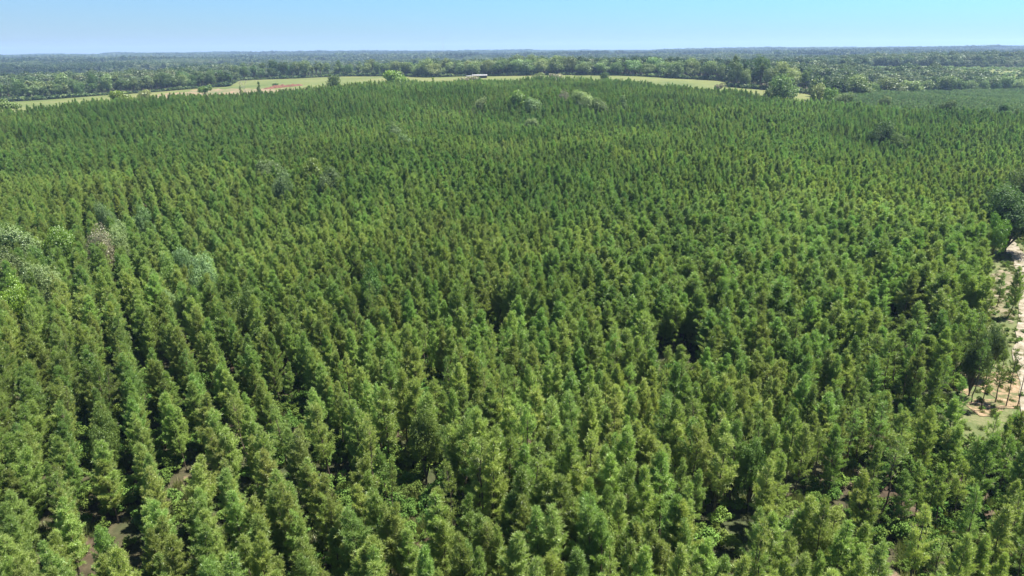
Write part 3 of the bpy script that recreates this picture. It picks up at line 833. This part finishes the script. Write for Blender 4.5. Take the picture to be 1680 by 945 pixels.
for px0, px1, words, mw, mh, kinds, ms in segs:
    for rk in range(2):
        px = px0 + random.uniform(0, 8); cnt = 0
        while px < px1:
            if 1385 < px < 1572 and rk == 0: px += 20; continue
            a = azpx(px)
            edge = float(FAR(a)) if a < AZR else float(STAND(a))
            D_ = edge + 4 + rk * 13 + random.uniform(0, 6)
            shp = random.choice(kinds); mm = random.choice(ms); cnt += 1
            x, y, z = at(px, D_)
            hgt = mh * random.uniform(.75, 1.2) / F * D_ * .93 + rk * 2.0; w = mw * random.uniform(.8, 1.25) / F * D_ * (.62 if shp == 'tallpine' else 1.1)
            bh, bw = BASEH[shp]
            nm = 'pine_tree' if shp == 'tallpine' else ('oak_tree' if shp == 'oak' else 'deciduous_tree')
            lab = '%s %s, %s from left, %s rank, %s' % (cword[mm.name], sword[shp], ordn(cnt), 'front' if rk == 0 else 'second', words)
            place_tree(nm, midpair(shp, random.randint(0, 2), mm), (x, y, z - .2), (w / bw, w / bw, hgt / bh), random.uniform(0, 6), lab, 'tree', 'trees of the ' + words)
            px += mw * random.uniform(.75, 1.25) * (.75 if shp == 'tallpine' else 1.0) * (1.25 if rk else 1)

# ------------------------------------------------------------------ the far woods
def far_lod(seed, shape, m, h, w, leaf, n):
    w_, c_ = broad(seed, h=h, w=w, trunk=.3 if shape != 'oakf' else .12, nl=17, leaf=leaf, n=n, limb=False, dens=1.1)
    return both('far_tree', w_, c_, BARK, m)
FP = [far_lod(600, 'oakf', PINE_FAR, 16, 8, 1.1, 800), far_lod(601, 'oakf', PINE_FAR, 15, 8.5, 1.1, 800), far_lod(602, 'oakf', PINE_FAR, 17, 7.5, 1.1, 700),
      far_lod(603, 'oakf', OAK_FAR, 14, 15, 1.3, 1500), far_lod(604, 'oakf', OAK_FAR, 13, 16, 1.3, 1600), far_lod(605, 'oakf', OAK_HAZY, 13, 14, 1.3, 1400)]
def cluster(seed, share):
    g = np.random.default_rng(seed); Vs, Fs, M, T, n = [], [], [], [], 0
    for k in range(16):
        oak = g.random() < share
        h, w = (14, 15) if oak else (16, 8)
        w_, c_ = broad(int(g.integers(1e6)), h=h * g.uniform(.85, 1.15), w=w * g.uniform(.9, 1.2), trunk=.25, nl=7, leaf=2.4, n=260, limb=False, dens=1.2)
        off_ = np.array([(k % 4) * 11 - 17 + g.uniform(-4, 4), (k // 4) * 11 - 17 + g.uniform(-4, 4), 0])
        Vs.append(c_[0] + off_); Fs.append(c_[1] + n); M.append(np.full(len(c_[1]), 1 if oak else 0)); T.append(c_[2]); n += len(c_[0])
    return mesh('far_wood', np.concatenate(Vs), np.concatenate(Fs), [PINE_FAR, OAK_FAR], np.concatenate(M), np.concatenate(T))

def in_clear(x, y):
    a = np.arctan2(x, y); d = np.hypot(x, y)
    c = (a > azpx(1425)) & (a < azpx(1690)) & (d > 885 + 40 * np.sin(a * 40)) & (d < 1190)
    c |= (a > azpx(1000)) & (a < azpx(1250)) & (d > 1050) & (d < 1180)
    c |= (a > azpx(380)) & (a < azpx(640)) & (d > 1250) & (d < 1420)
    c |= (a > azpx(650)) & (a < azpx(900)) & (d > 1000) & (d < 1060)
    c |= (vnoise(x * .35, y, 75, 41) > .74) & (d > 950)
    return c
n = 150000
d = np.sqrt(rng.uniform(430 ** 2, 2400 ** 2, n)); a = rng.uniform(R(-50), R(50), n)
x, y = d * np.sin(a), d * np.cos(a)
edge = np.where(a < AZR, FAR(a), STAND(a))
cell = 7.5
key = np.floor(x / cell).astype(np.int64) * 100003 + np.floor(y / cell).astype(np.int64)
_, first = np.unique(key, return_index=True)
sel = np.zeros(n, bool); sel[first] = True
ok = sel & (d > edge + 12) & ~in_clear(x, y)
x, y, d = x[ok], y[ok], d[ok]
t = vnoise(x, y, 190, 42) * .8 + vnoise(x, y, 50, 43) * .2
oak = rng.random(len(x)) < np.clip((t - .42) * 9, .04, .96)
ii = np.where(oak, rng.integers(3, 6, len(x)), rng.integers(0, 3, len(x)))
st = vnoise(x * .55 + 18 * vnoise(x, y, 40, 50), y, 120, 44)
s = rng.uniform(.8, 1.12, len(x)) * np.where(st > .58, 1.15, np.where(st > .42, .8, .42))
scatter('far_woods', 'continuous mixed pine and hardwood forest covering the land behind the fields', 'forest',
        np.column_stack([x, y, elev(x, y)]), rots(len(x)), np.column_stack([s, s, s * rng.uniform(.9, 1.1, len(x))]), ii, FP)
print('far woods', len(x), 'pines', len(PX))
n = 60000
d = np.sqrt(rng.uniform(2350 ** 2, 8200 ** 2, n)); a = rng.uniform(R(-50), R(50), n)
x, y = d * np.sin(a), d * np.cos(a)
key = np.floor(x / 42).astype(np.int64) * 100003 + np.floor(y / 42).astype(np.int64)
_, first = np.unique(key, return_index=True)
sel = np.zeros(n, bool); sel[first] = True
ok = sel & ~((vnoise(x * .3, y, 150, 45) > .70))
x, y = x[ok], y[ok]
t = vnoise(x, y, 500, 46)
ii = np.clip((t * 4 + rng.normal(0, .4, len(x))).astype(int), 0, 3)
s = rng.uniform(.85, 1.15, len(x)) * np.where(vnoise(x * .5, y, 300, 47) > .5, 1.15, .65)
scatter('horizon_woods', 'blue green forest reaching to the horizon', 'forest',
        np.column_stack([x, y, elev(x, y) - .3]), np.column_stack([x * 0, x * 0, rng.uniform(0, 6.28, len(x))]), np.column_stack([s * 1.1, s * 1.1, s]), ii,
        [cluster(700 + i, sh_) for i, sh_ in enumerate((.1, .3, .6, .85))])

# low brush in the clearings of the far woods
n = 26000
d = np.sqrt(rng.uniform(800 ** 2, 1450 ** 2, n)); a = rng.uniform(R(-46), R(50), n)
x, y = d * np.sin(a), d * np.cos(a); ok = in_clear(x, y); x, y = x[ok], y[ok]
bs = [both('brush', *broad(450 + i, h=3, w=3.5, trunk=.05, nl=8, leaf=.7, n=170, limb=False, dens=1.2), BARK, mm) for i, mm in enumerate((OAK_PALE, SHRUB, PINE_YOUNG))]
s = rng.uniform(.6, 1.5, len(x))
scatter('clearing_brush', 'low pale green brush filling the clearings in the far woods', 'brush',
        np.column_stack([x, y, elev(x, y)]), rots(len(x)), np.column_stack([s, s, s * .7]), rng.integers(0, 3, len(x)), bs)

# dark low brush at the foot of the tree line
n = 5200
a = rng.uniform(azpx(-200), azpx(2000), n)
d = np.where(a < AZR, FAR(a), STAND(a)) + rng.uniform(-1, 9, n) ; x, y = d * np.sin(a), d * np.cos(a)
fb = [both('edge_brush', *broad(470 + i, h=3, w=4, trunk=.05, nl=8, leaf=.6, n=260, limb=False, dens=1.2), BARK, mm) for i, mm in enumerate((PINE_OLD, PINE_FAR, OAK))]
s = rng.uniform(.5, 1.3, n) * (.5 + vnoise(x, y, 18, 52))
scatter('edge_brush', 'dark low brush along the foot of the trees behind the fields', 'brush',
        np.column_stack([x, y, elev(x, y)]), rots(n), np.column_stack([s, s, s]), rng.integers(0, 3, n), fb)

# ------------------------------------------------------------------ shed, clay bank, mast
WOODP = rough_mat('weathered_boards', lambda N, L, P: ramp(N, L, noise(N, L, P, 1.5, 4), [(.3, (.10, .085, .07)), (.7, (.2, .17, .14))]))
TIN = rough_mat('pale_tin', lambda N, L, P: ramp(N, L, noise(N, L, P, .6, 4), [(.3, (.17, .165, .16)), (.7, (.31, .31, .31))]), rough=.5)
sx, sy, sz = at(787, 742)
shed = tag(bpy.data.objects.new('farm_shed', None), 'long low open farm shed with a pale tin roof behind the pasture', 'shed'); COL.objects.link(shed)
shed.location = (sx, sy, sz); shed.rotation_euler = (0, 0, R(4)); shed.scale = (.9, .9, .9)
A_ = Acc()
nv = 80
rx = np.linspace(-8.6, 8.6, nv)
top = [np.column_stack([rx, np.full(nv, yy), np.full(nv, zz) + .03 * (np.arange(nv) % 2)]) for yy, zz in ((-4.6, 2.95), (0, 4.0), (4.6, 2.95))]
V = np.concatenate(top + [t_ - (0, 0, .1) for t_ in top]); Q = []
for r_ in range(2):
    for i in range(nv - 1):
        a0 = r_ * nv + i
        Q.append((a0, a0 + 1, a0 + nv + 1, a0 + nv)); Q.append((a0 + 3 * nv, a0 + 4 * nv, a0 + 4 * nv + 1, a0 + 3 * nv + 1))
for i in range(nv - 1): Q.append((i, i + 3 * nv, i + 1 + 3 * nv, i + 1)); Q.append((2 * nv + i, 2 * nv + i + 1, 5 * nv + i + 1, 5 * nv + i))
obj('roof', mesh('roof', V, np.array(Q), [TIN]), shed)
A_ = Acc(); A_.box(-8.3, 8.3, 4.1, 4.2, 0, 2.95); A_.box(-8.3, -8.2, -1, 4.1, 0, 2.9); A_.box(8.2, 8.3, -1, 4.1, 0, 2.9)
obj('wall', mesh('wall', *A_.get(), [WOODP]), shed)
for px_ in (-8.1, -4.9, -1.6, 1.6, 4.9, 8.1):
    A_ = Acc(); A_.box(px_ - .12, px_ + .12, -4.3, -4.06, -.3, 2.93)
    obj('post', mesh('post', *A_.get(), [WOODP]), shed)
# annex: low lean-to left of the shed
lean = tag(bpy.data.objects.new('lean_to', None), 'lower pale roofed lean-to just left of the long farm shed', 'lean-to'); COL.objects.link(lean)
lx, ly, lz = at(771, 742); lean.location = (lx, ly, lz); lean.rotation_euler = (0, 0, R(4))
A_ = Acc(); v = np.array([(-4.2, -3, 2.3), (4.2, -3, 2.3), (4.2, 3, 2.8), (-4.2, 3, 2.8), (-4.2, -3, 2.2), (4.2, -3, 2.2), (4.2, 3, 2.7), (-4.2, 3, 2.7)])
A_.add(v, np.array([(0, 1, 2, 3), (4, 7, 6, 5), (0, 4, 5, 1), (1, 5, 6, 2), (2, 6, 7, 3), (3, 7, 4, 0)]))
obj('roof', mesh('roof', *A_.get(), [TIN]), lean)
for px_, py_ in ((-3.9, -2.7), (3.9, -2.7), (-3.9, 2.7), (3.9, 2.7)):
    A_ = Acc(); A_.box(px_ - .1, px_ + .1, py_ - .1, py_ + .1, -.3, 2.2 if py_ < 0 else 2.65)
    obj('post', mesh('post', *A_.get(), [WOODP]), lean)

# long mound of red clay
def mound(nm, pts, w, hgt, m, label, cat, seed):
    g = np.random.default_rng(seed); P = np.array([at(*p)[:2] for p in pts]); t = np.linspace(0, 1, len(P)); tt = np.linspace(0, 1, 90)
    x = np.interp(tt, t, P[:, 0]); y = np.interp(tt, t, P[:, 1]); dx, dy = np.gradient(x), np.gradient(y); l = np.hypot(dx, dy)
    V = []
    for s in np.linspace(-1, 1, 13):
        ax, ay = x - dy / l * w * s * .5, y + dx / l * w * s * .5
        env = np.sin(np.pi * np.clip(tt, 0, 1)) ** .35
        hh = hgt * (1 - s * s) * env * (.6 + .8 * vnoise(ax, ay, 2.6, seed))
        V.append(np.stack([ax, ay, elev(ax, ay) + hh - .05], -1))
    V = np.stack(V, 1); k = np.arange(V.shape[0] * 13).reshape(-1, 13)
    q = np.stack([k[:-1, :-1], k[1:, :-1], k[1:, 1:], k[:-1, 1:]], -1).reshape(-1, 4)
    return tag(obj(nm, mesh(nm, V.reshape(-1, 3), q, [m], smooth=False)), label, cat)
mound('clay_bank', [(432, 700), (455, 712), (496, 722)], 7, 2.2, RED, 'long low bank of red clay between bare soil and green field', 'earth bank', 61)
x, y, z = at(451, 716)
place_tree('bush', midpair('round', 1, OAK), (x, y, z), (.75, .75, .42), 1, 'dull green rounded bush growing on the red clay bank', 'bush')

# distant guyed radio mast
STEEL = rough_mat('mast_steel', lambda N, L, P: (.32, .30, .31), rough=.6)
mx, my, mz = at(729, 3300)
A_ = Acc(); Hm = 88.0; r0 = .9
legs = [(r0 * math.cos(t_), r0 * math.sin(t_)) for t_ in (0, 2.094, 4.189)]
for lx_, ly_ in legs: A_.add(*tube([(lx_, ly_, 0), (lx_, ly_, Hm)], [.16, .16], 4))
for q in range(44):
    for e_ in range(3):
        a0, a1 = legs[e_], legs[(e_ + 1) % 3]
        A_.add(*tube([(*a0, q * 2.0), (*a1, q * 2.0 + 2.0)], [.08, .08], 3))
mast = tag(bpy.data.objects.new('radio_mast', None), 'thin guyed radio mast rising above the horizon woods into the sky', 'radio mast'); COL.objects.link(mast)
mast.location = (mx, my, mz)
obj('lattice', mesh('lattice', *A_.get(), [STEEL]), mast)
for t_ in (0.5, 2.6, 4.7):
    A_ = Acc()
    for hh in (Hm * .55, Hm * .95): A_.add(*tube([(0, 0, hh), (55 * math.cos(t_), 55 * math.sin(t_), 0)], [.04, .04], 3))
    obj('guy_wire', mesh('guy_wire', *A_.get(), [STEEL]), mast)

# ------------------------------------------------------------------ air
hz = bpy.data.meshes.new('haze')
X0, X1, Y0, Y1, ZB, ZT = -9700, 9700, -9700, 9700, float(Z2.min()) - 1.5, 135
vv = [(x_, y_, z_) for z_ in (ZB, ZT) for y_ in (Y0, Y1) for x_ in (X0, X1)]
hz.from_pydata(vv, [], [(0, 2, 3, 1), (4, 5, 7, 6), (0, 1, 5, 4), (2, 6, 7, 3), (0, 4, 6, 2), (1, 3, 7, 5)])
mh_, nt, N, L = mat('haze')
pvn = N.new('ShaderNodeVolumePrincipled'); pvn.inputs['Color'].default_value = (.46, .66, 1.0, 1)
pvn.inputs['Density'].default_value = HAZE = 0.00011
pvn.inputs['Anisotropy'].default_value = .2
oo = N.new('ShaderNodeOutputMaterial'); L.new(pvn.outputs[0], oo.inputs['Volume'])
hz.materials.append(mh_)
ho = obj('haze', hz); tag(ho, kind='stuff')

# ------------------------------------------------------------------ light
SUN_EL, SUN_AZ = R(66), R(80)       # azimuth clockwise from the view direction
sd = Vector((math.cos(SUN_EL) * math.sin(SUN_AZ), math.cos(SUN_EL) * math.cos(SUN_AZ), math.sin(SUN_EL)))
sl = bpy.data.lights.new('sun', 'SUN'); sl.energy = 5.0; sl.angle = R(.5); sl.color = (1, .955, .88)
so = bpy.data.objects.new('sun', sl); COL.objects.link(so)
so.rotation_euler = sd.to_track_quat('Z', 'Y').to_euler()
so.location = (0, 0, 200)
w = bpy.data.worlds.new('World'); sc.world = w; w.use_nodes = True
nt = w.node_tree; nt.nodes.clear(); N, L = nt.nodes, nt.links
sky = N.new('ShaderNodeTexSky'); sky.sky_type = 'NISHITA'; sky.sun_disc = False
sky.sun_elevation = SUN_EL; sky.sun_rotation = SUN_AZ
sky.altitude = 0; sky.air_density = 1.0; sky.dust_density = .2; sky.ozone_density = 2.5
hsv = N.new('ShaderNodeHueSaturation'); hsv.inputs['Saturation'].default_value = 1.15
L.new(sky.outputs[0], hsv.inputs['Color'])
bg = N.new('ShaderNodeBackground'); bg.inputs['Strength'].default_value = .047
tc = N.new('ShaderNodeTexCoord'); sp_ = N.new('ShaderNodeSeparateXYZ'); L.new(tc.outputs['Generated'], sp_.inputs[0])
# thin blue summer air: bluer low sky, cooler towards the sun's side
el_ = N.new('ShaderNodeMapRange'); el_.inputs[1].default_value = .0; el_.inputs[2].default_value = .35; L.new(sp_.outputs[2], el_.inputs[0])
sd_ = N.new('ShaderNodeMapRange'); sd_.inputs[1].default_value = -.6; sd_.inputs[2].default_value = .6; L.new(sp_.outputs[0], sd_.inputs[0])
e2_ = N.new('ShaderNodeMapRange'); e2_.inputs[1].default_value = .0; e2_.inputs[2].default_value = .08; L.new(sp_.outputs[2], e2_.inputs[0])
lowa = mixc(N, L, sd_.outputs[0], (.43, .555, .88), (.38, .66, 1.06))
lowb = mixc(N, L, sd_.outputs[0], (.39, .64, .98), (.37, .93, 1.35))
low = mixc(N, L, e2_.outputs[0], lowa, lowb)
tint_ = mixc(N, L, el_.outputs[0], low, (1.0, 1.0, 1.0))
skc = mixc(N, L, 1.0, hsv.outputs[0], tint_, 'MULTIPLY')
L.new(skc, bg.inputs['Color'])
ow = N.new('ShaderNodeOutputWorld'); L.new(bg.outputs[0], ow.inputs[0])

sc.view_settings.view_transform = 'Standard'; sc.view_settings.look = 'None'
sc.view_settings.exposure = 1.65; sc.view_settings.gamma = 1
sc.view_settings.use_curve_mapping = False
cy = sc.cycles
cy.max_bounces = 5; cy.diffuse_bounces = 3; cy.glossy_bounces = 1; cy.transmission_bounces = 4; cy.volume_bounces = 1; cy.transparent_max_bounces = 4
cy.use_denoising = True; cy.denoiser = 'OPENIMAGEDENOISE'; cy.denoising_input_passes = 'RGB_ALBEDO_NORMAL'; cy.denoising_prefilter = 'ACCURATE'
cy.sample_clamp_indirect = 4
cy.use_adaptive_sampling = False
cy.pixel_filter_type = 'BLACKMAN_HARRIS'
